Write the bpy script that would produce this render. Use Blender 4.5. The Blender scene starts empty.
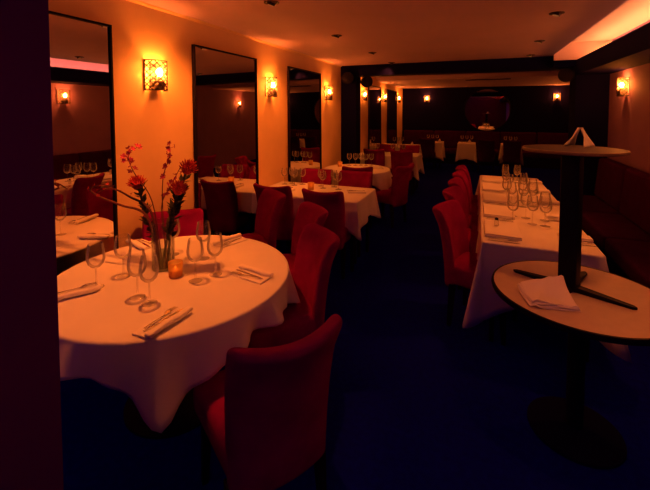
import bpy, bmesh, math, random
from math import sin, cos, pi, radians, atan2, sqrt, exp, hypot
from mathutils import Vector, Matrix
random.seed(7)
S = bpy.context.scene
COL = S.collection
T = 'round front table'

# ------------------------------------------------------------------ materials
def mat(name, col, rough=0.6, metal=0.0, bump=0.0, bscale=200.0, var=0.0, vscale=6.0, sheen=0.0, emit=None, estr=0.0, spec=0.5, trans=0.0, coat=0.0, tint=None):
    m = bpy.data.materials.new(name); m.use_nodes = True
    nt = m.node_tree; b = nt.nodes['Principled BSDF']
    b.inputs['Base Color'].default_value = (*col, 1)
    b.inputs['Roughness'].default_value = rough
    b.inputs['Metallic'].default_value = metal
    b.inputs['Specular IOR Level'].default_value = spec
    b.inputs['Sheen Weight'].default_value = sheen
    if tint: b.inputs['Sheen Tint'].default_value = (*tint, 1)
    b.inputs['Coat Weight'].default_value = coat
    if emit:
        b.inputs['Emission Color'].default_value = (*emit, 1)
        b.inputs['Emission Strength'].default_value = estr
    tc = nt.nodes.new('ShaderNodeTexCoord')
    if var > 0:
        n = nt.nodes.new('ShaderNodeTexNoise'); n.inputs['Scale'].default_value = vscale; n.inputs['Detail'].default_value = 5
        r = nt.nodes.new('ShaderNodeValToRGB')
        lo = tuple(c * (1 - var) for c in col); hi = tuple(min(1, c * (1 + var)) for c in col)
        r.color_ramp.elements[0].color = (*lo, 1); r.color_ramp.elements[0].position = .3
        r.color_ramp.elements[1].color = (*hi, 1); r.color_ramp.elements[1].position = .7
        nt.links.new(tc.outputs['Object'], n.inputs['Vector'])
        nt.links.new(n.outputs['Fac'], r.inputs['Fac']); nt.links.new(r.outputs['Color'], b.inputs['Base Color'])
    if bump > 0:
        n2 = nt.nodes.new('ShaderNodeTexNoise'); n2.inputs['Scale'].default_value = bscale; n2.inputs['Detail'].default_value = 3
        bp = nt.nodes.new('ShaderNodeBump'); bp.inputs['Strength'].default_value = bump; bp.inputs['Distance'].default_value = .01
        nt.links.new(tc.outputs['Object'], n2.inputs['Vector'])
        nt.links.new(n2.outputs['Fac'], bp.inputs['Height']); nt.links.new(bp.outputs['Normal'], b.inputs['Normal'])
    return m

def glass_mat(name, tint=(1, 1, 1), refl=1.0, diffuse=0.0, dcol=(1, 1, 1), rim=0.0):
    # thin-walled glass: clear with a fresnel reflection
    m = bpy.data.materials.new(name); m.use_nodes = True
    nt = m.node_tree; nt.nodes.clear()
    out = nt.nodes.new('ShaderNodeOutputMaterial')
    tr = nt.nodes.new('ShaderNodeBsdfTransparent'); tr.inputs['Color'].default_value = (*tint, 1)
    gl = nt.nodes.new('ShaderNodeBsdfGlossy'); gl.inputs['Roughness'].default_value = .06
    lw = nt.nodes.new('ShaderNodeLayerWeight'); lw.inputs['Blend'].default_value = .25
    mu = nt.nodes.new('ShaderNodeMath'); mu.operation = 'MULTIPLY'; mu.inputs[1].default_value = refl
    ad = nt.nodes.new('ShaderNodeMath'); ad.operation = 'ADD'; ad.inputs[1].default_value = .03; ad.use_clamp = True
    mx = nt.nodes.new('ShaderNodeMixShader')
    nt.links.new(lw.outputs['Fresnel'], mu.inputs[0]); nt.links.new(mu.outputs[0], ad.inputs[0]); nt.links.new(ad.outputs[0], mx.inputs['Fac'])
    ed = nt.nodes.new('ShaderNodeBsdfDiffuse'); ed.inputs['Color'].default_value = (.85, .83, .8, 1)   # pale edge colour stands in for bright light scattered in the glass
    em = nt.nodes.new('ShaderNodeMixShader'); em.inputs['Fac'].default_value = rim
    nt.links.new(gl.outputs[0], em.inputs[1]); nt.links.new(ed.outputs[0], em.inputs[2])
    nt.links.new(tr.outputs[0], mx.inputs[1]); nt.links.new(em.outputs[0], mx.inputs[2])
    last = mx
    if diffuse > 0:
        df = nt.nodes.new('ShaderNodeBsdfTranslucent'); df.inputs['Color'].default_value = (*dcol, 1)
        d2 = nt.nodes.new('ShaderNodeBsdfDiffuse'); d2.inputs['Color'].default_value = (*dcol, 1)
        a2 = nt.nodes.new('ShaderNodeMixShader'); a2.inputs['Fac'].default_value = .5
        nt.links.new(df.outputs[0], a2.inputs[1]); nt.links.new(d2.outputs[0], a2.inputs[2])
        m3 = nt.nodes.new('ShaderNodeMixShader'); m3.inputs['Fac'].default_value = diffuse
        nt.links.new(mx.outputs[0], m3.inputs[1]); nt.links.new(a2.outputs[0], m3.inputs[2]); last = m3
    nt.links.new(last.outputs[0], out.inputs['Surface'])
    return m

WARM = (1.0, .195, .026)
M = dict(
    wall=mat('ochre_plaster', (.88, .62, .30), .75, bump=.05, bscale=90, var=.05, vscale=3),
    ceil=mat('ceiling_paint', (.64, .46, .60), .8, var=.04, vscale=2),
    ceilR=mat('cove_paint', (.80, .56, .40), .8),
    rwall=mat('terracotta_plaster', (.33, .17, .36), .8, bump=.05, bscale=90, var=.06, vscale=3),
    dark=mat('midnight_paint', (.004, .003, .045), .8, bump=.04, bscale=60, spec=.04),
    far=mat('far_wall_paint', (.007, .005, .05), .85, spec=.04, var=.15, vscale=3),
    floor=mat('shadow_blue_carpet', (.0035, .003, .45), .95, bump=.5, bscale=400, var=.2, vscale=30, spec=.03),  # deep blue base colour stands in for the navy tint of the shadows
    back=mat('back_wall_red', (.11, .012, .016), .85, var=.1, vscale=3, spec=.05),
    plum=mat('plum_plaster', (.085, .012, .16), .85, spec=.05, bump=.05, bscale=60, var=.08, vscale=2),
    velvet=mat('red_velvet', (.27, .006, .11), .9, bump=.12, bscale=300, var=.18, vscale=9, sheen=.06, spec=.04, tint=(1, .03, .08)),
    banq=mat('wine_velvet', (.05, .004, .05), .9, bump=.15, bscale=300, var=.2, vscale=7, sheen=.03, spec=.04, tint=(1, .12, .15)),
    cloth=mat('white_linen', (.86, .82, .76), .85, bump=.08, bscale=500, var=.03, vscale=5, sheen=.1, spec=.2),
    napkin=mat('napkin_linen', (.92, .88, .82), .85, bump=.12, bscale=500, spec=.2),
    wood=mat('dark_wood', (.010, .005, .014), .6, spec=.1, var=.3, vscale=14),
    beige=mat('beige_laminate', (.62, .50, .40), .45, var=.04, vscale=20),
    brown=mat('brown_laminate', (.016, .009, .012), .5, var=.1, vscale=12),
    edge=mat('pale_edge_band', (.16, .10, .075), .4),
    black=mat('black_metal', (.006, .004, .016), .5, spec=.12),
    blackp=mat('black_plastic', (.006, .005, .012), .6, spec=.12),
    bronze=mat('bronze_metal', (.045, .022, .014), .45, metal=.6),
    steel=mat('steel', (.80, .78, .76), .18, metal=1.0),
    mirror=mat('mirror_silver', (.74, .68, .66), .012, metal=1.0),
    frame=mat('mirror_frame', (.010, .006, .016), .5, spec=.1),
    glass=glass_mat('clear_glass', (.992, .988, .984), .6, rim=.55),
    glass2=glass_mat('fine_clear_glass', (.99, .985, .98), 1.5, rim=.5),
    vase=glass_mat('vase_glass', (.90, .91, .90), .5),
    water=glass_mat('water', (.72, .80, .74), .6),
    votive=glass_mat('amber_glass', (1, .62, .25), .6, .65, (1, .72, .30)),
    liner=glass_mat('glow_liner', (1, .97, .92), .1, .16, (.95, .82, .70)),  # translucent liner added to spread the bulb's glow behind the lattice
    wax=mat('candle_wax', (.9, .7, .45), .6),
    flame=mat('candle_flame', (1, .5, .1), .5, emit=(1, .45, .1), estr=10),
    bulb=mat('lamp_bulb', (1, .8, .5), .4, emit=(1.0, .205, .026), estr=900),
    lens=mat('downlight_lens', (.5, .4, .3), .3, emit=(1, .4, .12), estr=.15),
    led=mat('led_tape', (1, .7, .5), .5, emit=(1.0, .32, .125), estr=44),
    leaf=mat('dull_leaf', (.028, .022, .012), .7, var=.3, vscale=30),
    stem=mat('brown_stem', (.12, .025, .022), .7),
    green=mat('green_stem', (.07, .08, .03), .6),
    petal=mat('coral_petal', (.62, .045, .025), .7, var=.25, vscale=40),
    petal2=mat('crimson_petal', (.45, .02, .03), .7, var=.3, vscale=40),
    orchid=mat('magenta_orchid', (.50, .03, .13), .6, var=.35, vscale=60),
)

# ------------------------------------------------------------------ helpers
def tag(o, label=None, cat=None, group=None, kind=None):
    if label: o['label'] = label
    if cat: o['category'] = cat
    if group: o['group'] = group
    if kind: o['kind'] = kind
    return o

class MB:
    def __init__(s): s.v = []; s.f = []
    def add(s, vs, fs):
        b = len(s.v); s.v += [tuple(p) for p in vs]; s.f += [tuple(b + i for i in f) for f in fs]
        return s
    def xf(s, m):
        s.v = [tuple(m @ Vector(p)) for p in s.v]; return s
    def box(s, x0, x1, y0, y1, z0, z1):
        return s.add([(x0,y0,z0),(x1,y0,z0),(x1,y1,z0),(x0,y1,z0),(x0,y0,z1),(x1,y0,z1),(x1,y1,z1),(x0,y1,z1)],
                     [(0,3,2,1),(4,5,6,7),(0,1,5,4),(1,2,6,5),(2,3,7,6),(3,0,4,7)])
    def lathe(s, prof, n=24, cx=0, cy=0, closed=False):
        vs = []; fs = []; k = len(prof)
        for i in range(n):
            a = 2*pi*i/n
            for r, z in prof: vs.append((cx + r*cos(a), cy + r*sin(a), z))
        for i in range(n):
            j = (i+1) % n
            for q in range(k - 1): fs.append((i*k+q, j*k+q, j*k+q+1, i*k+q+1))
            if closed: fs.append((i*k+k-1, j*k+k-1, j*k, i*k))
        return s.add(vs, fs)
    def tube(s, path, rad, n=6, caps=True):
        P = [Vector(p) for p in path]; k = len(P)
        R = rad if isinstance(rad, (list, tuple)) else [rad]*k
        vs = []; fs = []; up = Vector((0,0,1))
        for i, p in enumerate(P):
            d = (P[min(i+1,k-1)] - P[max(i-1,0)]).normalized()
            u = d.cross(up)
            if u.length < .05: u = d.cross(Vector((0,1,0)))
            u.normalize(); w = u.cross(d)
            for j in range(n):
                a = 2*pi*j/n; vs.append(p + (u*cos(a) + w*sin(a))*R[i])
        for i in range(k-1):
            for j in range(n):
                q = (j+1) % n; fs.append((i*n+j, i*n+q, (i+1)*n+q, (i+1)*n+j))
        if caps:
            fs.append(tuple(range(n-1,-1,-1))); fs.append(tuple((k-1)*n+j for j in range(n)))
        return s.add(vs, fs)
    def prism(s, outline, z0, z1):
        n = len(outline); vs = [(x,y,z0) for x,y in outline] + [(x,y,z1) for x,y in outline]
        return s.add(vs, [tuple(range(n-1,-1,-1)), tuple(range(n,2*n))] + [(i,(i+1)%n,n+(i+1)%n,n+i) for i in range(n)])
    def rbox(s, sx, sy, sz, r, n=(6,4,6), off=(0,0,0), fn=None):
        # rounded, finely divided box, optionally bent by fn
        ax = []
        for S_, k in zip((sx,sy,sz), n):
            h = S_/2; ri = min(r, h*.98)
            c = [-h, -h+ri*.3, -h+ri*.65, -h+ri]
            m = [(-h+ri) + (2*h-2*ri)*i/k for i in range(1,k)]
            ax.append(c + m + [h-ri, h-ri*.65, h-ri*.3, h])
        idx = {}; vs = []; fs = []
        hs = (sx/2, sy/2, sz/2)
        def vid(p):
            key = tuple(round(c,6) for c in p)
            if key not in idx:
                q = [max(-h+min(r,h*.98), min(h-min(r,h*.98), c)) for c,h in zip(p,hs)]
                d = Vector([c-e for c,e in zip(p,q)])
                if d.length > 1e-9:
                    w = Vector(q) + d.normalized()*min(r, min(hs)*.98) if True else None
                else: w = Vector(p)
                w = tuple(w[i] + off[i] for i in range(3))
                idx[key] = len(vs); vs.append(fn(*w) if fn else w)
            return idx[key]
        for a in range(3):
            b, c = (a+1)%3, (a+2)%3
            for side in (0,1):
                val = -hs[a] if side == 0 else hs[a]
                B, C_ = ax[b], ax[c]
                for i in range(len(B)-1):
                    for j in range(len(C_)-1):
                        q = []
                        for (u,v) in ((i,j),(i+1,j),(i+1,j+1),(i,j+1)):
                            p = [0,0,0]; p[a]=val; p[b]=B[u]; p[c]=C_[v]; q.append(vid(p))
                        if len(set(q)) < 4: continue
                        fs.append(tuple(q if side else q[::-1]))
        return s.add(vs, fs)
    def mesh(s, name, m, smooth=True, angle=40):
        me = bpy.data.meshes.new(name); me.from_pydata(s.v, [], s.f); me.materials.append(m)
        bm = bmesh.new(); bm.from_mesh(me); bmesh.ops.recalc_face_normals(bm, faces=bm.faces)
        if smooth:
            for f in bm.faces: f.smooth = True
            lim = radians(angle)
            for e in bm.edges:
                if len(e.link_faces) == 2 and e.calc_face_angle(0) > lim: e.smooth = False
        bm.to_mesh(me); bm.free(); me.update()
        return me
    def build(s, name, m, parent=None, loc=None, rz=0, **k):
        o = bpy.data.objects.new(name, s.mesh(name, m, **k)); COL.objects.link(o)
        if parent: o.parent = parent
        if loc: o.location = loc
        o.rotation_euler.z = rz
        return o

def empty(name, loc=(0,0,0), rz=0):
    o = bpy.data.objects.new(name, None); COL.objects.link(o); o.location = loc; o.rotation_euler.z = rz
    o.empty_display_size = .1
    return o
KIDS = {}
def copy_tree(o, parent=None):
    c = o.copy(); COL.objects.link(c)
    if parent: c.parent = parent
    for ch in o.children: copy_tree(ch, c)
    return c
CACHE = {}
def put(key, make, loc, rz, label, cat, group=None, rot=None):
    if key not in CACHE:
        o = make(); CACHE[key] = o
    else:
        o = copy_tree(CACHE[key])
        for k in ('label','category','group'):
            if k in o: del o[k]
    o.location = loc; o.rotation_euler = rot if rot else (0,0,rz)
    return tag(o, label, cat, group)
def struct(name, mb, m, **k):
    return tag(mb.build(name, m, **k), kind='structure')

# ------------------------------------------------------------------ the room
XL, XR, XR2, YB, YF, ZC = -2.42, 1.75, 2.75, -2.2, 13.0, 2.53
struct('floor', MB().box(XL-.2, XR2+.2, YB-.2, YF+.2, -.1, 0), M['floor'])
struct('wall_left', MB().box(XL-.15, XL, YB, YF, 0, ZC+.62), M['wall'])
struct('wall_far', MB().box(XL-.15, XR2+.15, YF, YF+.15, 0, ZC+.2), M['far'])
struct('wall_right', MB().box(XR, XR+.15, YB, 6.58, 0, ZC+.35), M['rwall'])
struct('wall_right_far', MB().box(XR2, XR2+.15, 6.9, YF, 0, ZC+.2), M['rwall'])
struct('wall_right_return', MB().box(XR+.15, XR2+.15, 6.75, 6.9, 0, ZC+.2), M['dark'])
struct('wall_back', MB().box(XL-.15, XR+.15, YB-.15, YB, 0, ZC+.62), M['back'])
struct('ceiling', MB().box(XL, 1.04, -.35, 9.4, ZC, ZC+.12).box(XL, 1.04, YB, -.30, ZC+.5, ZC+.62).box(XL, 1.04, -.35, -.30, ZC+.12, ZC+.5).box(1.0, 1.04, YB, -.35, ZC+.27, ZC+.5), M['ceil'])  # raised well behind the camera is added to hide the violet fill from mirrors
struct('ceiling_right', MB().box(1.04, XR2, 6.85, 9.4, ZC, ZC+.12), M['ceil'])
struct('ceiling_far', MB().box(XL, XR2, 9.4, YF, 2.44, ZC+.12), M['ceil'])
struct('ceiling_cove_end', MB().box(1.04, XR, 6.55, 6.578, 2.445, 2.70), M['ceilR'])
struct('ceiling_cove', MB().box(1.04, XR, YB, 6.85, 2.70, 2.80).box(1.0, 1.04, YB, 6.85, ZC+.1, 2.80), M['ceilR'])
struct('beam_cross', MB().box(XL, 1.34, 6.72, 7.0, 2.335, ZC+.01), M['dark'])
struct('beam_cross_end', MB().box(1.04, 1.34, 6.58, 6.72, 2.345, ZC-.005), M['dark'])
struct('beam_right', MB().box(1.33, XR, YB, 6.6, 2.22, 2.44), M['dark'])
struct('column_right', MB().box(1.335, XR+.05, 6.58, 6.98, 0, ZC+.3), M['dark'])
struct('column_left', MB().box(XL, -2.12, 6.74, 7.02, 0, 2.35), M['dark'])
struct('pillar_near', MB().box(-1.35, -.808, .22, .5, 0, ZC), M['plum'])
struct('trim_left', MB().add([(XL,YB,ZC-.02),(XL+.005,YB,ZC-.02),(XL+.02,YB,ZC-.006),(XL+.02,YB,ZC),(XL,YB,ZC),
                              (XL,6.72,ZC-.02),(XL+.005,6.72,ZC-.02),(XL+.02,6.72,ZC-.006),(XL+.02,6.72,ZC),(XL,6.72,ZC)],
                             [(0,1,6,5),(1,2,7,6),(2,3,8,7),(3,4,9,8),(0,4,3,2,1),(5,6,7,8,9)]), M['wall'])
struct('baseboard_left', MB().box(XL, XL+.015, YB, YF, 0, .12), M['dark'])
tag(MB().box(1.60, 1.64, YB+.05, 6.52, 2.4405, 2.452).build('led_strip', M['led']), 'warm light tape lying along the top of the dark beam by the right wall', 'light strip')

# ------------------------------------------------------------------ mirrors
def mirror(y0, y1, label, z0=.30, z1=2.295):
    r = empty('wall_mirror', (XL, (y0+y1)/2, z0)); w = (y1-y0)/2; h = z1-z0; r.rotation_euler.y = radians(-.5); r.location.x += .018
    MB().box(.002, .018, -w+.012, w-.012, .012, h-.012).build('mirror_glass', M['mirror'], r, smooth=False)
    MB().box(0, .032, -w, -w+.014, 0, h).box(0, .032, w-.014, w, 0, h).box(0, .032, -w+.014, w-.014, 0, .014).box(0, .032, -w+.014, w-.014, h-.014, h).build('frame', M['frame'], r, smooth=False)
    return tag(r, label, 'mirror', 'tall mirrors along the left wall')
mirror(.80, 1.896, 'tall dark framed mirror beside the near plum pillar, reflecting the round table')
mirror(2.72, 3.76, 'tall dark framed mirror between the two nearest lattice wall lamps')
mirror(4.56, 5.68, 'tall dark framed mirror just before the third wall lamp on the ochre wall')
mirror(7.10, 7.83, 'narrow strip of tall mirror right behind the dark column on the left wall')
mirror(8.62, 9.79, 'tall mirror between fourth and fifth lamps, beyond the cross beam')
mirror(10.62, 11.88, 'farthest tall mirror on the left wall, just before its last lamp')
r = empty('round_mirror', (.26, YF, 1.70))
def yl(prof, n=64):
    m = MB().lathe(prof, n); m.v = [(x, -z, y) for x, y, z in m.v]; return m
yl([(0,.03),(.66,.03),(.66,.004),(0,.004)]).build('mirror_glass', M['mirror'], r)
yl([(.655,.002),(.655,.036),(.675,.04),(.69,.03),(.69,.002)], 64).build('frame', M['frame'], r)
tag(r, 'large round mirror hanging in the middle of the dark far wall', 'mirror')

# ------------------------------------------------------------------ wall lamps
def make_sconce():
    r = empty('wall_sconce')
    MB().box(-.045, .045, 0, .010, -.09, .09).build('backplate', M['bronze'], r)
    R = .098
    lat = MB()
    na = 7; pitch = .16
    for sgn in (1,-1):
        for k in range(-12, 13):
            run = []
            for i in range(41):
                a = pi*i/40
                z = sgn*(a/pi)*.29 + k*.0483
                if -.115 <= z <= .115: run.append((R*cos(a), R*sin(a), z))
                else:
                    if len(run) > 1: lat.tube(run, .0042, 5)
                    run = []
            if len(run) > 1: lat.tube(run, .0042, 5)
    lat.build('lattice_shade', M['bronze'], r)
    ln = MB(); vs_=[]
    for i in range(25):
        a = pi*i/24
        vs_ += [((R-.007)*cos(a),.002+(R-.007)*sin(a),-.113),((R-.007)*cos(a),.002+(R-.007)*sin(a),.113)]
    ln.add(vs_,[(2*i,2*i+2,2*i+3,2*i+1) for i in range(24)])
    ln.build('added_glow_liner', M['liner'], r)
    arc = [(R*cos(pi*i/24), R*sin(pi*i/24)) for i in range(25)]
    for z in (-.117, .117):
        MB().tube([(x,y,z) for x,y in arc], .0042, 6).build('rim', M['bronze'], r)
    for sx in (-1,1): MB().tube([(sx*R,.004,-.117),(sx*R,.004,.117)], .004, 6).build('side_bar', M['bronze'], r)
    cup = MB().lathe([(0,-.115),(.03,-.115),(.040,-.105),(.040,-.05),(.034,-.04),(.014,-.038),(.013,-.010),(0,-.010)], 20, 0, .055).build('lamp_cup', M['bronze'], r)
    MB().lathe([(0,-.012),(.012,-.010),(.02,.006),(.025,.024),(.021,.042),(.011,.054),(0,.058)], 12, 0, .055).build('bulb', M['bulb'], cup)
    return r
sc = [(XL,2.29,1.975,-pi/2,'lattice wall lamp nearest the camera on the ochre wall, above the flower vase'),
      (XL,4.09,1.985,-pi/2,'lattice wall lamp on the ochre wall between second and third tall mirrors'),
      (XL,6.0,1.99,-pi/2,'lattice wall lamp on the ochre pier just before the dark left column'),
      (XL,8.18,2.03,-pi/2,'first lattice wall lamp beyond the dark left column'),
      (XL,10.15,2.04,-pi/2,'second lattice wall lamp beyond the dark left column'),
      (XL,12.12,2.06,-pi/2,'last lattice wall lamp on the left wall beside the far corner'),
      (-1.60,YF,2.07,pi,'small lit lamp on the far wall, left of the round mirror'),
      (2.17,YF,2.09,pi,'small lit lamp on the far wall, right of the round mirror'),
      (XR,5.90,1.995,pi/2,'lattice wall lamp on the terracotta right wall under the beam'),
      (XR,4.24,1.995,pi/2,'lattice lamp on the right wall seen reflected in the near mirror'),
      (XR2,10.7,1.995,pi/2,'lattice lamp on the far right wall seen reflected in the second mirror')]
for x,y,z,rz,lab in sc:
    put('sconce', make_sconce, (x,y,z), rz, lab, 'wall lamp', 'lattice wall lamps')

# ------------------------------------------------------------------ ceiling downlights
def make_dl():
    r = empty('ceiling_downlight')
    MB().lathe([(.036,-.002),(.04,-.008),(.058,-.006),(.06,0),(.036,0)], 24, closed=True).build('trim_ring', M['bronze'], r)
    m = MB().lathe([(0,-.022),(.030,-.022),(.034,-.012),(.034,-.0015),(0,-.0015)], 20)
    hd = m.xf(Matrix.Rotation(radians(20),4,'Y')).build('lamp_head', M['bronze'], r)
    m = MB().lathe([(0,-.0238),(.026,-.0238),(.026,-.0222),(0,-.0222)], 20)
    m.xf(Matrix.Rotation(radians(20),4,'Y')).build('lens', M['lens'], hd)
    return r
dls = [(-1.70,1.55,'downlight in the ceiling over the round front table'),(-1.49,2.56,'first visible downlight of the left ceiling row'),(-1.475,3.96,'second visible downlight of the left ceiling row'),
       (-1.43,5.32,'third visible downlight of the left ceiling row'),(-1.42,6.56,'small downlight of the left ceiling row just before the cross beam'),
       (.62,1.72,'downlight over the near end of the long table'),(.61,3.76,'downlight nearest the camera in the right ceiling row'),(.67,5.18,'middle downlight of the right ceiling row'),(.72,6.45,'downlight of the right ceiling row just before the cross beam')]
for x,y,lab in dls:
    put('dl', make_dl, (x,y,ZC), 0, lab, 'ceiling light', 'recessed ceiling downlights')
r = empty('ceiling_vent', (.2, 9.9, 2.44))
MB().box(-.5,.5,-.09,-.07,-.012,0).box(-.5,.5,.07,.09,-.012,0).box(-.5,-.48,-.07,.07,-.012,0).box(.48,.5,-.07,.07,-.012,0).build('vent_frame', M['bronze'], r, smooth=False)
g = MB()
for i in range(8): g.box(-.48,.48,-.064+i*.017,-.057+i*.017,-.008,-.001)
g.build('grille', M['bronze'], r, smooth=False)
tag(r, 'long dark air vent in the far ceiling above the round mirror', 'air vent')

# ------------------------------------------------------------------ speakers
def make_speaker():
    r = empty('wall_speaker')
    body = MB().lathe([(0,-.11),(.05,-.105),(.085,-.07),(.105,-.01),(.11,.04),(.104,.062),(.09,.066),(0,.066)], 28)
    R90 = Matrix.Rotation(radians(90),4,'X')
    body.xf(R90).build('housing', M['blackp'], r)
    MB().lathe([(0,.074),(.06,.072),(.088,.067),(.088,.0665),(0,.0665)], 28).xf(R90).build('grille', M['black'], r)
    MB().tube([(0,.09,0),(0,.12,.05),(0,.12,.10)], .012, 8).build('bracket', M['black'], r)
    return r
put('spk', make_speaker, (-2.235,6.60,2.285), .25, 'black round speaker at the top of the dark left column, facing the room', 'speaker', 'black speakers under the cross beam')
put('spk', make_speaker, (-1.97,6.90,2.235), .9, 'black round speaker hanging under the cross beam, right of the left column', 'speaker', 'black speakers under the cross beam')
put('spk', make_speaker, (1.225,6.60,2.225), -.5, 'black round speaker hanging beside the dark column at the right', 'speaker', 'black speakers under the cross beam')

# ------------------------------------------------------------------ tables and cloths
def make_table_legs(r, h=.725, base=.28):
    MB().lathe([(0,.05),(.036,.05),(.034,h-.04),(.06,h-.012),(.12,h-.004),(.12,h),(0,h)], 20).build('pedestal', M['black'], r)
    MB().lathe([(0,0),(base,0),(base,.012),(base*.6,.028),(.05,.055),(0,.055)], 32).build('base', M['black'], r)
def round_table(x, y, rad, label, group=None):
    r = empty('round_table', (x,y,0)); make_table_legs(r)
    MB().lathe([(0,.725),(rad-.004,.725),(rad,.73),(rad,.745),(rad-.004,.75),(0,.75)], 48).build('tabletop', M['wood'], r)
    return tag(r, label, 'table', group)
def rect_table(x0, x1, y0, y1, label, group=None):
    r = empty('dining_table', ((x0+x1)/2,(y0+y1)/2,0)); w=(x1-x0)/2; d=(y1-y0)/2
    MB().rbox(2*w, 2*d, .025, .006, (2,2,1), (0,0,.7375)).build('tabletop', M['wood'], r)
    for sx in (-1,1):
        for sy in (-1,1):
            cx, cy = sx*(w-.06), sy*(d-.06)
            MB().add([(cx-.015,cy-.015,0),(cx+.015,cy-.015,0),(cx+.015,cy+.015,0),(cx-.015,cy+.015,0),(cx-.024,cy-.024,.725),(cx+.024,cy-.024,.725),(cx+.024,cy+.024,.725),(cx-.024,cy+.024,.725)],
                     [(0,3,2,1),(4,5,6,7),(0,1,5,4),(1,2,6,5),(2,3,7,6),(3,0,4,7)]).build('leg', M['wood'], r, smooth=False)
    return tag(r, label, 'table', group)

def drape(outline, hang, flare, cx, cy, z=.754, rows=12, rr=.012):
    """outline: list of (x,y,nx,ny); hang(i) drop; flare(i,t) outward offset"""
    n = len(outline); vs = []; fs = []
    vs.append((0,0,z))
    rings = [.3,.6,.85,.96,1.0]
    for k in rings:
        for x,y,nx,ny in outline: vs.append((x*k, y*k, z))
    for j in range(n):
        fs.append((0, 1+j, 1+(j+1)%n))
    nr = len(rings)
    for t in range(1, rows+1):
        for i,(x,y,nx,ny) in enumerate(outline):
            h = hang(i)
            if t <= 3:
                a = t/3*pi/2; o = rr*sin(a); dz = rr*(1-cos(a))
            else:
                q = (t-3)/(rows-3); o = rr + flare(i, q); dz = rr + (h-rr)*q
            vs.append((x+nx*o, y+ny*o, z-dz))
    tot = nr + rows
    for k in range(tot-1):
        for j in range(n):
            q=(j+1)%n
            fs.append((1+k*n+j, 1+(k+1)*n+j, 1+(k+1)*n+q, 1+k*n+q))
    m = MB(); m.add(vs, fs); return m

def cloth_obj(mb, x, y, label, group=None):
    o = mb.build('tablecloth', M['cloth'], None, (x,y,0), angle=75)
    s = o.modifiers.new('cloth thickness', 'SOLIDIFY'); s.thickness = .0016; s.offset = 1
    return tag(o, label, 'tablecloth', group)

def round_cloth(rad, half, rot, n=144, caps=None, seed=1, maxh=.6, mid=.15, tip=None):
    rnd = random.Random(seed); out = []; H = []; ph = rnd.random()*6
    for i in range(n):
        a = 2*pi*i/n; out.append((rad*cos(a), rad*sin(a), cos(a), sin(a)))
        d = (a-rot) % (pi/2); d = min(d, pi/2-d)          # angle from nearest corner
        c = half/max(cos(pi/4-d), .5)
        h = min(c-rad, maxh)
        if tip: h = mid+(tip-mid)*max(0,1-d/.62)**1.7
        if caps:
            for (ca, w, mh) in caps:
                dd = abs((a-ca+pi)%(2*pi)-pi)
                if dd < w: h = min(h, mh + (dd/w)**2*.2)
        H.append(max(.12, h))
    def flare(i, q):
        a = 2*pi*i/n
        if cos(a) < -.85: return .006*q
        d = (a-rot) % (pi/2); d = min(d, pi/2-d)
        return q*(.020 + .030*sin(a*13+ph) + .020*sin(a*22+2*ph)) + .07*q*exp(-(d/.10)**2)
    return drape(out, lambda i: H[i], flare, 0, 0)

def rect_cloth(w, d, h, tip, skip=(), seed=1, flare_side=.018, cflare=.07):
    """w,d half sizes; skip: sides ('x-','x+','y-','y+') where the cloth meets a wall and hangs very short"""
    rnd = random.Random(seed); ph = rnd.random()*6; out = []; H = []; K = []; A = []
    rc = .012
    cs = [(w-rc,d-rc,0),(-w+rc,d-rc,pi/2),(-w+rc,-d+rc,pi),(w-rc,-d+rc,3*pi/2)]
    sides = ['y+','x-','y-','x+']
    def ok(sd): return .03 if sd in skip else h
    for q,(cx,cy,a0) in enumerate(cs):
        prev = ['x+','y+','x-','y-'][q]; nxt = sides[q]
        for k in range(13):
            a = a0 + pi/2*k/12
            out.append((cx+rc*cos(a), cy+rc*sin(a), cos(a), sin(a)))
            f = 1-abs(k-6)/6*.08
            full = prev not in skip and nxt not in skip
            H.append(tip*f if full else (ok(prev)*(1-k/12)+ok(nxt)*k/12))
            K.append(exp(-((k-6)/2.6)**2) if full else 0); A.append(0)
        nx_, ny_, _ = cs[(q+1)%4]
        x0,y0 = cx+rc*cos(a0+pi/2), cy+rc*sin(a0+pi/2)
        x1,y1 = nx_+rc*cos(a0+pi/2), ny_+rc*sin(a0+pi/2)
        L = hypot(x1-x0,y1-y0); N = max(12, int(L/.03))
        nq = ['x+','y+','x-','y-'].index(nxt)
        fullA = prev not in skip and nxt not in skip
        nn = sides[(q+1)%4]; fullB = nxt not in skip and nn not in skip
        for k in range(1,N):
            t = k/N; s_ = t*L
            out.append((x0+(x1-x0)*t, y0+(y1-y0)*t, cos(a0+pi/2), sin(a0+pi/2)))
            b = ok(nxt); e = 0
            if fullA: e = max(e, 1-s_/.28)
            if fullB: e = max(e, 1-(L-s_)/.28)
            H.append(b + (tip*.92-b)*max(0,e)); K.append(0); A.append(s_ if nxt not in skip else None)
    def flare(i,q):
        s_ = A[i]
        if s_ is None: return .004*q
        return q*(flare_side*(1+.9*sin(s_*17+ph)+.5*sin(s_*31+2*ph)) + cflare*K[i])
    return drape(out, lambda i: H[i], flare, 0, 0)

# round front table
RT = (-1.62, 1.655); RR = .65
round_table(*RT, RR, 'round dining table under the white cloth in front, beside the plum pillar')
rc_ = round_cloth(RR, .80, radians(-49), caps=[(radians(33), .5, .30), (radians(180), .9, .10), (radians(130), .6, .22)], seed=3, tip=.32, mid=.13)
cloth_obj(rc_, *RT, 'white cloth with a long pointed hanging corner on the round front table')
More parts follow.
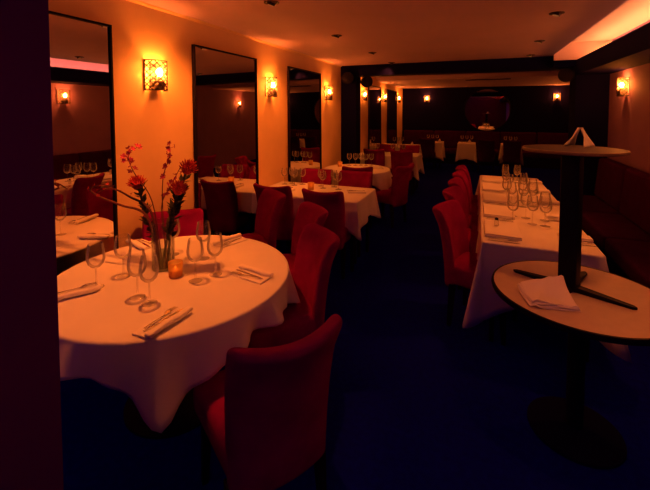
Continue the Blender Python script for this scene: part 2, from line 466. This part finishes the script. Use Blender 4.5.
# second table
T2 = (-2.395, -1.133, 3.64, 4.37)
def rt(tb, lab, h, tip, skip, clab, seed, **k):
    x0,x1,y0,y1 = tb; rect_table(x0+.012,x1-.012,y0+.012,y1-.012, lab)
    cloth_obj(rect_cloth((x1-x0)/2-.004,(y1-y0)/2-.004,h,tip,skip,seed,**k),(x0+x1)/2,(y0+y1)/2,clab)
rt(T2,'rectangular dining table set against the left wall behind the red chairs',.24,.37,('x-',),'white tablecloth with pointed end corners on the wall table behind the red chairs',5)
T3 = (-1.80, 5.78); R3 = .52
round_table(*T3, R3, 'smaller round dining table beside the third wall lamp')
cloth_obj(round_cloth(R3, .66, radians(-20), seed=8, caps=[(radians(180), .7, .12)]), *T3, 'white scalloped cloth on the smaller round table by the third lamp')
T4 = (-2.395, -1.13, 7.64, 8.34)
rt(T4,'rectangular dining table against the left wall just past the dark column',.26,.46,('x-',),'white tablecloth hanging low on the wall table past the dark column',11)
T5 = (-2.395, -1.45, 9.75, 10.45)
rt(T5,'small rectangular table against the left wall near the far end',.26,.36,('x-',),'white tablecloth on the small wall table near the far end',12)
TR = (.045, .775, 2.89, 5.87)
rt(TR,'long dining table on the right set for ten beside the banquette',.40,.60,(),'long white tablecloth covering the right table down to the chairs',21, cflare=.13)
for (x0,x1,l1,l2) in ((-1.55,-.95,'small table in front of the far banquette, left of the round mirror','white cloth on the far banquette table left of the round mirror'),
                      (-.52,-.06,'small table in front of the far banquette, below the left edge of the round mirror','white cloth hanging square on the far table below the round mirror'),
                      (.62,1.08,'small far table in front of the banquette, right of the round mirror','white cloth on the far banquette table right of the round mirror')):
    rt((x0,x1,11.25,11.85), l1, .42, .52, (), l2, int(abs(x0)*10)+2, flare_side=.006)

# bistro tables stacked at right
BX, BY = .50, 2.28
r = empty('bistro_table', (BX,BY,0))
MB().lathe([(0,.728),(.402,.728),(.402,.75),(0,.75)], 64).build('tabletop', M['beige'], r)
MB().lathe([(.402,.722),(.412,.724),(.415,.737),(.412,.7505),(.402,.7512)], 64, closed=True).build('edge_band', M['black'], r)
MB().lathe([(0,.03),(.04,.03),(.04,.70),(.13,.715),(.13,.728),(0,.728)], 24).build('pole', M['black'], r)
MB().lathe([(0,0),(.22,0),(.22,.012),(.06,.035),(0,.035)], 40).build('base', M['dark'], r)
tag(r, 'round beige topped bistro table with a dark rim carrying another table, at right', 'table')
PX, PY = .462, 2.30; z0 = .7515
r = empty('pedestal_table', (PX,PY,z0), radians(-27))
for k in range(4):
    m = MB().prism([(.0,-.026),(.27,-.014),(.285,0),(.27,.014),(0,.026)], 0, .012)
    m.v = [(x,y,z+(.016*max(0,1-x/.2) if z>.005 else 0)) for x,y,z in m.v]
    m.xf(Matrix.Rotation(k*pi/2,4,'Z')).build('foot', M['black'], r, smooth=False)
MB().rbox(.085,.085,.708,.008,(1,1,2),(0,0,.364)).build('pole', M['black'], r)
MB().lathe([(0,.718),(.13,.718),(.13,.734),(0,.734)], 32).build('mount_plate', M['black'], r)
MB().lathe([(0,.734),(.226,.734),(.226,.748),(0,.748)], 64).build('tabletop', M['brown'], r)
MB().lathe([(.226,.732),(.234,.733),(.236,.740),(.234,.7480),(.226,.7492)], 64, closed=True).build('edge_band', M['edge'], r)
tag(r, 'black pedestal table with cross foot and thin round top standing on the bistro table', 'table')

def folded(w, d, layers, r=.004, seed=0, peak=0):
    rnd = random.Random(seed); m = MB()
    for i in range(layers):
        ww = w*(1-.04*i); dd = d*(1-.03*i); th = .006
        a = rnd.uniform(-.04,.04)
        def fn(x,y,z,i=i,a=a):
            u_ = min(1,max(0,x/w+.5)); v_ = min(1,max(0,y/d+.5))
            zz = z + (.004*sin(x*38+i) + .004*sin(y*31+i*2+x*20)) + peak*(v_**2.2)*(.25+.75*u_**1.5) + .010*exp(-((x-y*.7+.02)/.018)**2) - .004*(i==0)
            zz = max(zz, .0015 + (z-.004)*.3)
            return (x*cos(a)-y*sin(a), x*sin(a)+y*cos(a), zz)
        m.rbox(ww, dd, th, .0028, (10,10,1), (0,0,.004+th/2+i*th*1.02), fn)
    return m
o = folded(.225,.19,4,seed=4,peak=.085)
o = o.build('napkin', M['napkin'], None, (.335,2.115,.7515), radians(14))
tag(o, 'crumpled white folded napkin lying on the cross foot of the stacked bistro table', 'napkin')
def tent():
    m = MB(); n = 10; vs=[]; fs=[]
    for side in (-1,1):
        b = len(vs)
        for i in range(n+1):
            t=i/n
            for j in range(n+1):
                s=j/n-.5
                w=.11*(1-t*.92)
                vs.append((s*w+.01*t, side*(.045*(1-t)+.004)+.006*sin(s*9+t*4), .10*t+.002))
        for i in range(n):
            for j in range(n):
                a=b+i*(n+1)+j; fs.append((a,a+1,a+n+2,a+n+1))
    return m.add(vs,fs)
def make_tent():
    o = tent().build('tented_napkin', M['napkin'], None)
    s = o.modifiers.new('cloth thickness','SOLIDIFY'); s.thickness=.003; s.offset=1
    return o
def tnap(x,y,z,rz,lab): put('tent', make_tent, (x,y,z), rz, lab, 'napkin', 'standing pointed napkins')
tnap(.515,2.42,z0+.7495, 1.0, 'pointed white napkin standing on the high round pedestal top')

# ------------------------------------------------------------------ chairs
def make_chair(vel='velvet', name='dining_chair'):
    r = empty(name)
    def seatf(x,y,z):
        if z > .42: z += .022*(1-(x/.26)**2)*(1-(y/.26)**2)
        return (x*(1+.10*y/.25), y, z)
    MB().rbox(.44,.47,.15,.045,(8,8,2),(0,.01,.405),seatf).build('seat', M[vel], r)
    def backf(x,y,z):
        v = (z-.30)/.60
        u = x/.215
        yy = y - .02*v - .085*max(0,v)**2.2 - .04*max(0,v-.8)/.2*.6
        yy += .075*u*u*(.55+.45*v)            # wings curve forward
        xx = x*(.93+.10*v)
        zz = z - .018*(1-u*u)*max(0,v-.5)*2   # slightly dipped top
        return (xx,yy,zz)
    MB().rbox(.43,.085,.62,.036,(14,2,12),(0,-.235,.605),backf).build('backrest', M[vel], r)
    for sx in (-1,1):
        for sy in (-1,1):
            x,y = sx*.185, sy*.18
            MB().add([(x-.013+sx*.01,y-.013+sy*.02,0),(x+.013+sx*.01,y-.013+sy*.02,0),(x+.013+sx*.01,y+.013+sy*.02,0),(x-.013+sx*.01,y+.013+sy*.02,0),
                      (x-.022,y-.022,.335),(x+.022,y-.022,.335),(x+.022,y+.022,.335),(x-.022,y+.022,.335)],
                     [(0,3,2,1),(4,5,6,7),(0,1,5,4),(1,2,6,5),(2,3,7,6),(3,0,4,7)]).build('leg', M['wood'], r, smooth=False)
    return r
def chair(bx, by, fx, fy, lab, group, key='velvet'):
    L = hypot(fx,fy); fx/=L; fy/=L; k=.315
    put('chair'+key, lambda: make_chair(key), (bx+fx*k, by+fy*k, 0), atan2(fy,fx)-pi/2, lab, 'chair', group)
G1='red velvet chairs around the round front table'
chair(-.60,1.16,-.80,.60,'red velvet chair nearest the camera, seen from behind at the round front table',G1)
chair(-.92,2.225,-.70,-.71,'red velvet chair drawn up to the round front table, its seat touching the cloth',G1)
chair(-1.22,2.78,-.70,-.71,'red velvet chair in the middle of the line of three right of the round table',G1)
chair(-1.80,3.14,-.62,-.78,'red velvet chair farthest of three behind the round table, backing the wall table',G1)
chair(-2.20,2.25,.66,-.75,'red velvet chair squeezed between the flower vase and the ochre wall',G1)
G2='red velvet chairs at the wall tables'
chair(-2.03,3.44,0,1,'dark red chair back at the wall table, the one nearer the mirrors',G2)
chair(-1.43,3.40,0,1,'dark red chair back at the wall table, the one nearer the aisle',G2)
chair(-1.98,4.62,0,-1,'red chair across the wall table, close to the third mirror',G2)
chair(-1.45,4.63,0,-1,'red chair across the wall table, nearer the aisle end',G2)
chair(-.95,5.47,-.95,.3,'red chair at the aisle side of the smaller round table',G2)
chair(-1.56,5.03,-.28,.95,'red chair in front of the smaller round table, back to camera',G2)
chair(-1.96,7.42,0,1,'dark chair at the table past the column, nearer the left wall',G2)
chair(-1.40,7.40,0,1,'dark chair at the table past the column, nearer the aisle',G2)
chair(-1.97,8.60,0,-1,'chair on the far side of the table past the column, by the wall',G2)
chair(-1.42,8.60,0,-1,'chair on the far side of the table past the column, by the aisle',G2)
G3='red velvet chairs along the long right table'
for i,(y,fy,w) in enumerate(((3.27,-.28,'nearest'),(3.92,-.1,'second nearest'),(4.45,0,'third nearest'),(5.00,0,'fourth nearest'),(5.55,.04,'farthest'))):
    chair(-.245+.012*i,y,1,fy,f'red velvet chair {w} to the camera in the row along the long table',G3)
G4='dark chairs facing the far banquette'
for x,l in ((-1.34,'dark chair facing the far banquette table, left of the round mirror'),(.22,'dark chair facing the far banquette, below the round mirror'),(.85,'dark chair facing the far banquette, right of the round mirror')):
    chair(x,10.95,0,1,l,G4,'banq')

# ------------------------------------------------------------------ banquettes
def banquette(loc, rz, L, lab, n):
    r = empty('banquette', loc, rz)
    MB().box(-L/2,L/2,.03,.55,0,.30).build('plinth', M['wood'], r, smooth=False)
    w = L/n
    for i in range(n):
        MB().rbox(w-.006,.56,.16,.04,(6,6,2),(-L/2+w*(i+.5),.30,.38)).build('seat_cushion', M['banq'], r)
        def fn(x,y,z): return (x, y+.05*(1-(z-.46)/.54), z)
        MB().rbox(w-.006,.12,.56,.045,(6,2,6),(-L/2+w*(i+.5),.065,.74),fn).build('back_cushion', M['banq'], r)
    return tag(r, lab, 'bench')
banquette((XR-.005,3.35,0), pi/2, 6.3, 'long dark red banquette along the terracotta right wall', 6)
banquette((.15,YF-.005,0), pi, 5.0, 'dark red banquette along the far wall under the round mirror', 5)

# ------------------------------------------------------------------ tableware
def make_glass():
    r = empty('wine_glass')
    MB().lathe([(.0,.0005),(.036,.0005),(.0375,.002),(.02,.0042),(.006,.010),(.0045,.016)], 24).build('foot', M['glass'], r)
    MB().lathe([(.0045,.016),(.0036,.05),(.0036,.095),(.006,.108)], 10).build('stem', M['glass'], r)
    out = [(.006,.108),(.022,.114),(.037,.130),(.0445,.152),(.0455,.170),(.042,.200),(.0355,.238)]
    inn = [(.0345,.238),(.041,.200),(.0443,.170),(.0432,.152),(.036,.1315),(.022,.116),(0,.112)]
    MB().lathe(out+inn, 28).build('bowl', M['glass'], r)
    return r
def make_small_glass():
    prof = [(.0,.0005),(.036,.0005),(.0375,.002),(.02,.0042),(.005,.012),(.0036,.05),(.0036,.092),(.008,.100),(.024,.107),(.038,.124),(.042,.145),(.040,.175),(.034,.205),(.033,.205),(.039,.175),(.0408,.145),(.037,.126),(.024,.109),(0,.104)]
    return MB().lathe(prof, 20).build('wine_glass', M['glass2'])
TZ = .756
def glass(x,y,lab,group,big=True,z=TZ):
    put('glass' if big else 'sglass', make_glass if big else make_small_glass, (x,y,z), random.random()*6, lab, 'wine glass', group)
GG='wine glasses on the round front table'
for (x,y,l) in ((-1.865,1.352,'wine glass leftmost of all on the round front table'),
                (-1.845,1.50,'wine glass second from the left on the round front table, left of the vase'),
                (-1.574,1.357,'wine glass just left of front of the vase, nearer the pillar of the front pair'),
                (-1.47,1.335,'wine glass closest to the near rolled napkin, in front of the vase'),
                (-1.43,1.612,'wine glass immediately right of the amber candle on the round table'),
                (-1.381,1.72,'wine glass rightmost on the round front table, near the right napkin'),
                (-1.60,1.88,'wine glass behind the candle, overlapped by the glass beside it'),
                (-1.83,1.86,'wine glass directly behind the flower vase')):
    glass(x,y,l,GG)
GG='wine glasses on the wall table behind the red chairs'
for i,(x,y) in enumerate(((-2.27,4.20),(-2.20,4.28),(-2.12,4.18),(-2.05,4.27),(-1.79,4.26),(-1.72,4.15),(-1.62,4.27),(-1.52,4.15))):
    glass(x,y,'wine glass on the wall table behind red chairs, '+['leftmost of four by the wall','second of four by the wall','third of four by the wall','rightmost of four by the wall','leftmost of four near the aisle','second of four near the aisle','third of four near the aisle','rightmost of four near the aisle'][i],GG,False)
GG='wine glasses on the smaller round table'
for i,(x,y) in enumerate(((-2.02,6.05),(-1.92,6.08),(-1.84,6.13),(-1.74,6.10),(-1.66,6.15))):
    glass(x,y,'wine glass on the smaller round table, '+['leftmost','second from left','middle','second from right','rightmost'][i]+' of the five',GG,False)
GG='wine glasses on the table past the column'
for i,(x,y) in enumerate(((-2.20,8.10),(-2.12,8.18),(-2.04,8.08),(-1.72,8.14),(-1.60,8.20),(-1.48,8.12))):
    glass(x,y,'wine glass on the table past the dark column, '+['leftmost by the wall','second from the wall','third from the wall','third from the aisle end','second from the aisle end','closest to the aisle end'][i],GG,False)
GG='wine glasses on the long right table'
rowY=(3.46,3.66,4.10,4.32,4.74,4.96,5.38,5.60)
names=('first','second','third','fourth','fifth','sixth','seventh','eighth')
for i,y in enumerate(rowY):
    xs=(.30,.42,.53) if i<4 else (.34,.50)
    for j,x in enumerate(xs):
        side=('left','middle','right')[j] if len(xs)==3 else ('left','right')[j]
        glass(x+.02*((i*7+j*3)%5-2)/2, y+.025*((i*5+j*2)%3-1), f'{side} wine glass in the {names[i]} row from the long table\'s near end', GG, i<4)
GG='wine glasses on the far banquette tables'
for bx,l in ((-1.25,'left of'),(-.29,'under the left edge of'),(.85,'right of')):
    for j in range(3):
        glass(bx-.13+.13*j,11.62,f"{('left','middle','right')[j]} of three glasses on the far table {l} the round mirror",GG,False)
for j,x in enumerate((-2.1,-2.0,-1.9)):
    glass(x,10.15+.05*j,f"{('left','middle','right')[j]} wine glass of three on the small wall table near the far end",'wine glasses on the small wall table',False)
tnap(-1.62,10.1,TZ,.2,'pointed white napkin standing on the small wall table near the far end')
tnap(-1.04,11.45,TZ,0,'pointed white napkin standing on the far table left of the round mirror')
tnap(-.22,11.45,TZ,.3,'pointed white napkin standing on the far table under the round mirror')

# vase, flowers, candles
VX, VY = -1.725, 1.675
r = empty('flower_vase', (VX,VY,TZ))
MB().lathe([(0,.001),(.062,.001),(.065,.004),(.065,.285),(.0625,.287),(.060,.285),(.060,.016),(0,.012)], 40).build('glass_cylinder', M['vase'], r)
MB().lathe([(0,.0165),(.0595,.0165),(.0595,.10),(0,.10)], 40).build('water', M['water'], r)
tag(r, 'clear glass cylinder vase of flowers on the round front table', 'vase')
def votive(x,y,lab):
    def mk():
        r = empty('candle_holder')
        m = MB().lathe([(0,.001),(.034,.001),(.036,.006),(.040,.085),(.0375,.085),(.0335,.012),(0,.010)], 28)
        m.build('amber_cup', M['votive'], r)
        cd = MB().lathe([(0,.0125),(.031,.0125),(.0325,.042),(.010,.040),(0,.040)], 20).build('candle', M['wax'], r)
        MB().lathe([(0,.041),(.004,.046),(.005,.052),(.002,.062),(0,.066)], 8).build('flame', M['flame'], cd)
        return r
    put('votive', mk, (x,y,TZ), 0, lab, 'candle', 'amber glass candle holders')
votive(-1.575,1.615,'amber glass candle holder beside the vase on the round front table')
votive(-1.82,4.02,'amber glass candle holder in the middle of the wall table behind the red chairs')
votive(-2.12,5.86,'amber glass candle holder on the smaller round table by the wall')

def bez(p0,p1,p2,n=12):
    p0,p1,p2=map(Vector,(p0,p1,p2)); return [((1-t)**2)*p0+2*t*(1-t)*p1+t*t*p2 for t in [i/n for i in range(n+1)]]
def protea(name, head, ctrl, base, lab, tilt, pm):
    r = empty(name, (VX,VY,TZ+.02))
    O = Vector((VX,VY,TZ+.02)); H = Vector(head)-O; B = Vector(base); C_ = Vector(ctrl)-O
    path = bez(B,C_,H); MB().tube(path,[.0075]*13,7).build('stem', M['green'], r)
    d = (path[-1]-path[-2]).normalized(); q = d.to_track_quat('Z','Y').to_matrix().to_4x4(); q.translation = H
    rnd = random.Random(int(head[0]*1000))
    lf = MB()
    for i in range(52):
        k = 3+ (i%10); p = path[min(k,12)]*.999 + (path[min(k+1,12)]-path[min(k,12)])*rnd.random()
        a = rnd.random()*2*pi; dirv = (q.to_3x3() @ Vector((cos(a),sin(a),.75))).normalized(); side = dirv.cross(d).normalized()
        L = rnd.uniform(.04,.075); w=.013
        lf.add([p-side*w*.4,p+dirv*L*.55-side*w,p+dirv*L,p+dirv*L*.55+side*w,p+side*w*.4,p+dirv*L*.5+d*.006],[(0,1,5,4),(1,2,3,5),(5,3,4)])
    lf.build('leaves', M['leaf'], r)
    hd_ = MB().lathe([(0,-.012),(.022,-.010),(.034,.012),(.028,.032),(.013,.042),(0,.044)],14); hd_.xf(q); hd = hd_.build('flower_head', pm, r)
    pt = MB()
    for i in range(70):
        ph = i*2.39996; el = .15+1.25*(i/70)
        base_ = Vector((cos(ph)*.02*cos(el),sin(ph)*.02*cos(el),.008+.02*sin(el)))
        dv = Vector((cos(ph)*cos(el),sin(ph)*cos(el),sin(el)))
        L = rnd.uniform(.030,.046)
        tip = base_+dv*L+Vector((0,0,.008))
        pt.tube([q@base_, q@(base_+dv*L*.6), q@tip],[.0032,.0038,.0015],4)
    pt.build('petals', M['petal'] if pm is not M['petal'] else M['petal2'], hd)
    return tag(r, lab, 'flower', 'coral flower heads in the vase')
protea('protea_flower',(-1.905,1.665,1.232),(-1.86,1.67,1.10),(-.02,.0,.0),'coral protea flower leaning left, lowest of the three in the vase',0,M['petal2'])
protea('protea_flower',(-1.60,1.67,1.228),(-1.66,1.68,1.10),(.02,.01,.0),'coral protea flower on the right side of the vase, below the tallest one',0,M['petal'])
protea('protea_flower',(-1.56,1.70,1.345),(-1.68,1.70,1.12),(.01,-.02,.0),'tallest coral protea flower, at the right edge of the bouquet',0,M['petal'])
def spray(name, pts, buds, lab, rad=.0035, blm=None, stm=None, base=(0,0,0), seed=2, size=.022):
    r = empty(name, (VX,VY,TZ+.02)); O = Vector((VX,VY,TZ+.02)); rnd = random.Random(seed)
    P = [Vector(base)] + [Vector(p)-O for p in pts]
    path=[]
    for i in range(len(P)-1):
        a=P[max(i-1,0)];b=P[i];c=P[i+1];d=P[min(i+2,len(P)-1)]
        for k in range(6):
            t=k/6; path.append(.5*((2*b)+(c-a)*t+(2*a-5*b+4*c-d)*t*t+(3*b-a-3*c+d)*t**3))
    path.append(P[-1])
    MB().tube(path,[rad*(1-.55*i/len(path)) for i in range(len(path))],6).build('stem', stm or M['stem'], r)
    fl = MB(); n=len(path)
    for k in range(buds):
        p = path[int(n*(.52+.48*k/max(1,buds-1)))-1]
        c = p + Vector((rnd.uniform(-.022,.022),rnd.uniform(-.022,.022),rnd.uniform(-.006,.02)))
        fl.tube([p,c],.0012,4)
        ax = Vector((rnd.uniform(-1,1),rnd.uniform(-1,.2),rnd.uniform(-.2,1))).normalized(); q=ax.to_track_quat('Z','Y').to_matrix()
        for j in range(5):
            a=2*pi*j/5; dv=q@Vector((cos(a),sin(a),.35)); sv=q@Vector((-sin(a),cos(a),0)); s=size*rnd.uniform(.7,1.15)
            fl.add([c,c+dv*s*.5+sv*s*.33,c+dv*s,c+dv*s*.5-sv*s*.33,c+dv*s*.5+(q@Vector((0,0,1)))*s*.12],[(0,1,4),(1,2,4),(2,3,4),(3,0,4)])
    if buds: fl.build('blossoms', blm or M['orchid'], r)
    return tag(r, lab, 'flower', 'slender sprays in the vase')
spray('orchid_spray',[(-1.80,1.67,1.15),(-1.94,1.66,1.33),(-1.975,1.66,1.43),(-1.90,1.66,1.475)],15,'tall spray of small magenta blossoms at the upper left of the bouquet',base=(-.02,.01,0),seed=5)
spray('orchid_spray',[(-1.75,1.70,1.12),(-1.74,1.70,1.30),(-1.69,1.70,1.42),(-1.685,1.70,1.49)],14,'thin upright spray in the middle of the bouquet',base=(0,.02,0),seed=9,size=.018)
spray('blossom_twig',[(-1.78,1.72,1.10),(-1.72,1.74,1.24),(-1.66,1.76,1.36)],11,'shorter blossoming twig in the middle of the bouquet',base=(.01,.03,0),seed=12,size=.018)
spray('bare_branch',[(-1.80,1.63,1.07),(-1.98,1.60,1.13),(-2.16,1.60,1.165),(-2.24,1.60,1.20),(-2.16,1.58,1.235),(-2.05,1.59,1.255)],6,'reddish branch looping far out to the left of the vase, the lower one',rad=.008,base=(-.02,-.02,0),seed=15,size=.012,blm=M['petal2'])
spray('bare_branch',[(-1.80,1.66,1.09),(-1.96,1.65,1.17),(-2.12,1.66,1.205),(-2.25,1.65,1.175)],5,'reddish branch reaching left of the vase toward the mirror, the upper one',rad=.008,base=(-.03,0,0),seed=17,size=.012,blm=M['petal2'])

# cutlery and napkins
def make_fork():
    m = MB()
    m.prism([(-.004,0),(.004,0),(.0032,.04),(.0024,.09),(.003,.12),(.011,.135),(.0115,.150),(-.0115,.150),(-.011,.135),(-.003,.12),(-.0024,.09),(-.0032,.04)],0,.0022)
    for k in range(4):
        x=-.0095+k*.00633; m.prism([(x-.0016,.150),(x+.0016,.150),(x+.0009,.196),(x-.0009,.196)],0,.0020)
    m.v=[(x,y-.10,z+.010*max(0,(y-.12)/.076)*(1-max(0,(y-.12)/.076))*2+.003*cos(y*20)+.0035) for x,y,z in m.v]
    return m.build('fork', M['steel'], smooth=False)
def make_knife():
    m = MB().prism([(-.005,0),(.005,0),(.0045,.06),(.004,.10),(.009,.11),(.0095,.17),(.005,.20),(-.001,.212),(-.006,.19),(-.006,.11),(-.004,.10),(-.0045,.06)],0,.0026)
    m.v=[(x,y-.105,z+.0006) for x,y,z in m.v]
    return m.build('knife', M['steel'], smooth=False)
def make_roll():
    def fn(x,y,z): return (x+.003*sin(y*25), y, z+.0015*sin(y*40+x*60))
    return MB().rbox(.095,.225,.008,.0038,(8,16,1),(-.018,0,.0052),fn).rbox(.036,.245,.022,.0105,(5,16,2),(.028,.004,.0195),fn).build('napkin', M['napkin'])
def make_flat():
    def fn(x,y,z): return (x,y,z+.002*sin(x*22+y*17))
    return MB().rbox(.25,.40,.012,.005,(12,14,1),(0,0,.008),fn).rbox(.247,.392,.010,.0045,(12,12,1),(.002,.002,.0190),fn).build('napkin', M['napkin'])
def make_square():
    def fn(x,y,z): return (x,y,z+.0015*sin(x*30+y*27))
    return MB().rbox(.10,.21,.012,.0055,(6,10,1),(0,0,.008),fn).rbox(.096,.205,.010,.0045,(6,10,1),(.001,.001,.0188),fn).build('napkin', M['napkin'])
def setting(x,y,ang,place,kind,group,dx=0,lay=True,cdx=None):
    """ang: direction the cutlery points (towards the table's middle)"""
    rz = ang-pi/2; ca,sa=cos(rz),sin(rz)
    def loc(u,v,z): return (x+u*ca-v*sa, y+u*sa+v*ca, z)
    put('nap'+kind,{'roll':make_roll,'flat':make_flat,'sq':make_square}[kind],(x,y,TZ),rz,'white napkin folded flat '+place if kind!='roll' else 'long rolled white napkin '+place,'napkin',group+' napkins')
    top={'roll':.0105,'flat':.021,'sq':.0255}[kind]
    if kind=='flat':
        put('fork',make_fork,loc(.06,-.20,TZ),rz+pi/2*0,'fork '+place,'fork',group+' forks')
    else:
        c = -.030 if kind=='roll' else -.012
        put('fork',make_fork,loc(c-.012,.02,TZ+(top if abs(c)<.04 else 0)),rz+.10,'steel fork '+place,'fork',group+' forks')
        put('knife',make_knife,loc(c+.014,.015,TZ+(top if abs(c)<.04 else 0)),rz-.07,'steel knife '+place,'knife',group+' knives')
RG='round front table'
def rset(x,y,place,cdx=None):
    setting(x,y,atan2(RT[1]-y,RT[0]-x),place,'roll',RG,cdx=cdx)
setting(-1.262,1.225,radians(88),'at the near place of the round front table','roll',RG,cdx=-.055)
setting(-1.175,1.79,radians(172),'at the place by the drawn-up chair on the round front table','roll',RG)
setting(-1.63,2.19,radians(-106),'at the back place of the round table, beyond the glasses','roll',RG)
setting(-1.90,1.245,radians(62),'beside the plum pillar on the round front table','roll',RG,cdx=-.05)
setting(-2.17,1.90,radians(-15),'at the back left of the round table, behind the vase','roll',RG)
G='wall table'
setting(-2.03,3.83,radians(90),'on the wall table before the chair nearer the mirrors','sq',G)
setting(-1.43,3.82,radians(90),'on the wall table before the chair nearer the aisle','sq',G)
setting(-1.26,4.06,radians(195),'at the aisle end of the wall table','sq',G)
G='smaller round table'
setting(-1.62,5.50,radians(120),'at the front of the smaller round table','sq',G)
setting(-1.48,5.86,radians(190),'at the aisle side of the smaller round table','sq',G)
G='column table'
setting(-1.96,7.82,radians(90),'on the table past the column, wall side','sq',G)
setting(-1.40,7.82,radians(90),'on the table past the column, aisle side','sq',G)
# long right table: five places each side
rows=(3.20,3.77,4.34,4.92,5.50)
nm=('nearest','second','third','fourth','farthest')
for i,y in enumerate(rows):
    for side in (0,1):
        px = .185 if side==0 else .672
        w = f'at the {nm[i]} place on the {"chair" if side==0 else "banquette"} side of the long table'
        if side==0:
            put('nflat',make_flat,(px,y,TZ),0,'large flat napkin '+w,'napkin','long table napkins')
        else:
            put('napsq',make_square,(px,y,TZ),pi/2,'narrow folded napkin '+w,'napkin','long table napkins')
        d = -pi/2 if side==0 else pi/2
        yy = y-.235 if side==0 else y-.10
        put('fork',make_fork,(px,yy,TZ),d+.05,'steel fork '+w,'fork','long table forks')
        put('knife',make_knife,(px,yy-.035,TZ),d-.03,'steel knife '+w,'knife','long table knives')
r = empty('salt_shaker',(.150,3.245,TZ+.0245))
MB().lathe([(0,0),(.016,0),(.018,.004),(.015,.04),(.013,.048),(0,.048)],16).build('glass_body', M['vase'], r)
MB().lathe([(0,.0485),(.0135,.0485),(.0135,.058),(.008,.064),(0,.065)],16).build('cap', M['black'], r)
tag(r,'small salt shaker with a dark cap on the nearest napkin of the long table','salt shaker')

# ------------------------------------------------------------------ lights
def spot(x,y,tx,ty,tz,power,size,col=WARM,blend=.8,rad=.03):
    l = bpy.data.lights.new('downlight_beam','SPOT'); l.energy=power; l.color=col; l.spot_size=radians(size); l.spot_blend=blend; l.shadow_soft_size=rad
    o = bpy.data.objects.new('downlight_beam',l); COL.objects.link(o); o.location=(x,y,ZC-.035)
    o.rotation_euler=(Vector((tx,ty,tz))-o.location).to_track_quat('-Z','Y').to_euler()
SP = 0.16
spot(-1.70,1.55,-1.62,1.65,.75, 100, 54, blend=.35)
spot(-1.49,2.56,-2.42,2.35,1.35, 86, 72)
spot(-1.475,3.96,-2.42,4.1,1.3, 70, 72)
spot(-1.43,5.32,-2.42,5.95,1.3, 54, 72)
spot(-1.42,6.56,-2.42,7.9,1.3, 20, 60)
spot(-1.475,3.96,-1.68,4.02,.75, 34, 46)
spot(-1.43,5.32,-1.76,5.76,.75, 26, 40)
spot(-1.42,6.56,-1.75,7.98,.75, 22, 34)
spot(.62,1.72,.45,2.25,.75, 30, 62)
spot(.61,3.76,.43,3.45,.75, 58, 60)
spot(.67,5.18,.43,5.0,.75, 56, 60)
# added violet fill behind the camera, tints the shadows; no such lamp stands there
l = bpy.data.lights.new('violet_fill','AREA'); l.energy=9; l.color=(.14,.03,.9); l.shape='RECTANGLE'; l.size=3.2; l.size_y=1.6
o = bpy.data.objects.new('violet_fill',l); COL.objects.link(o); o.location=(-.65,-1.3,ZC+.46); o.rotation_euler=(radians(14),0,0)

w = bpy.data.worlds.new('night'); S.world=w; w.use_nodes=True
w.node_tree.nodes['Background'].inputs[0].default_value=(.02,.008,.06,1); w.node_tree.nodes['Background'].inputs[1].default_value=.2

# ------------------------------------------------------------------ camera
cam = bpy.data.cameras.new('camera'); co = bpy.data.objects.new('camera',cam); COL.objects.link(co); S.camera=co
F=375.0; P=radians(2.5); TH=math.atan(153/375.0)
cam.sensor_fit='HORIZONTAL'; cam.sensor_width=36; cam.lens=F*36/650
co.location=(0,0,1.70); co.rotation_euler=(pi/2-P,0,TH)
cam.shift_y=-(245-(110+F*math.tan(P)))/650
cam.clip_start=.05
S.view_settings.view_transform='Standard'; S.view_settings.look='None'; S.view_settings.gamma=1; S.view_settings.use_curve_mapping=False
S.view_settings.exposure=0.0
S.cycles.max_bounces=10; S.cycles.transparent_max_bounces=24; S.cycles.caustics_reflective=False; S.cycles.caustics_refractive=False
S.cycles.sample_clamp_indirect=6
S.cycles.use_denoising=True
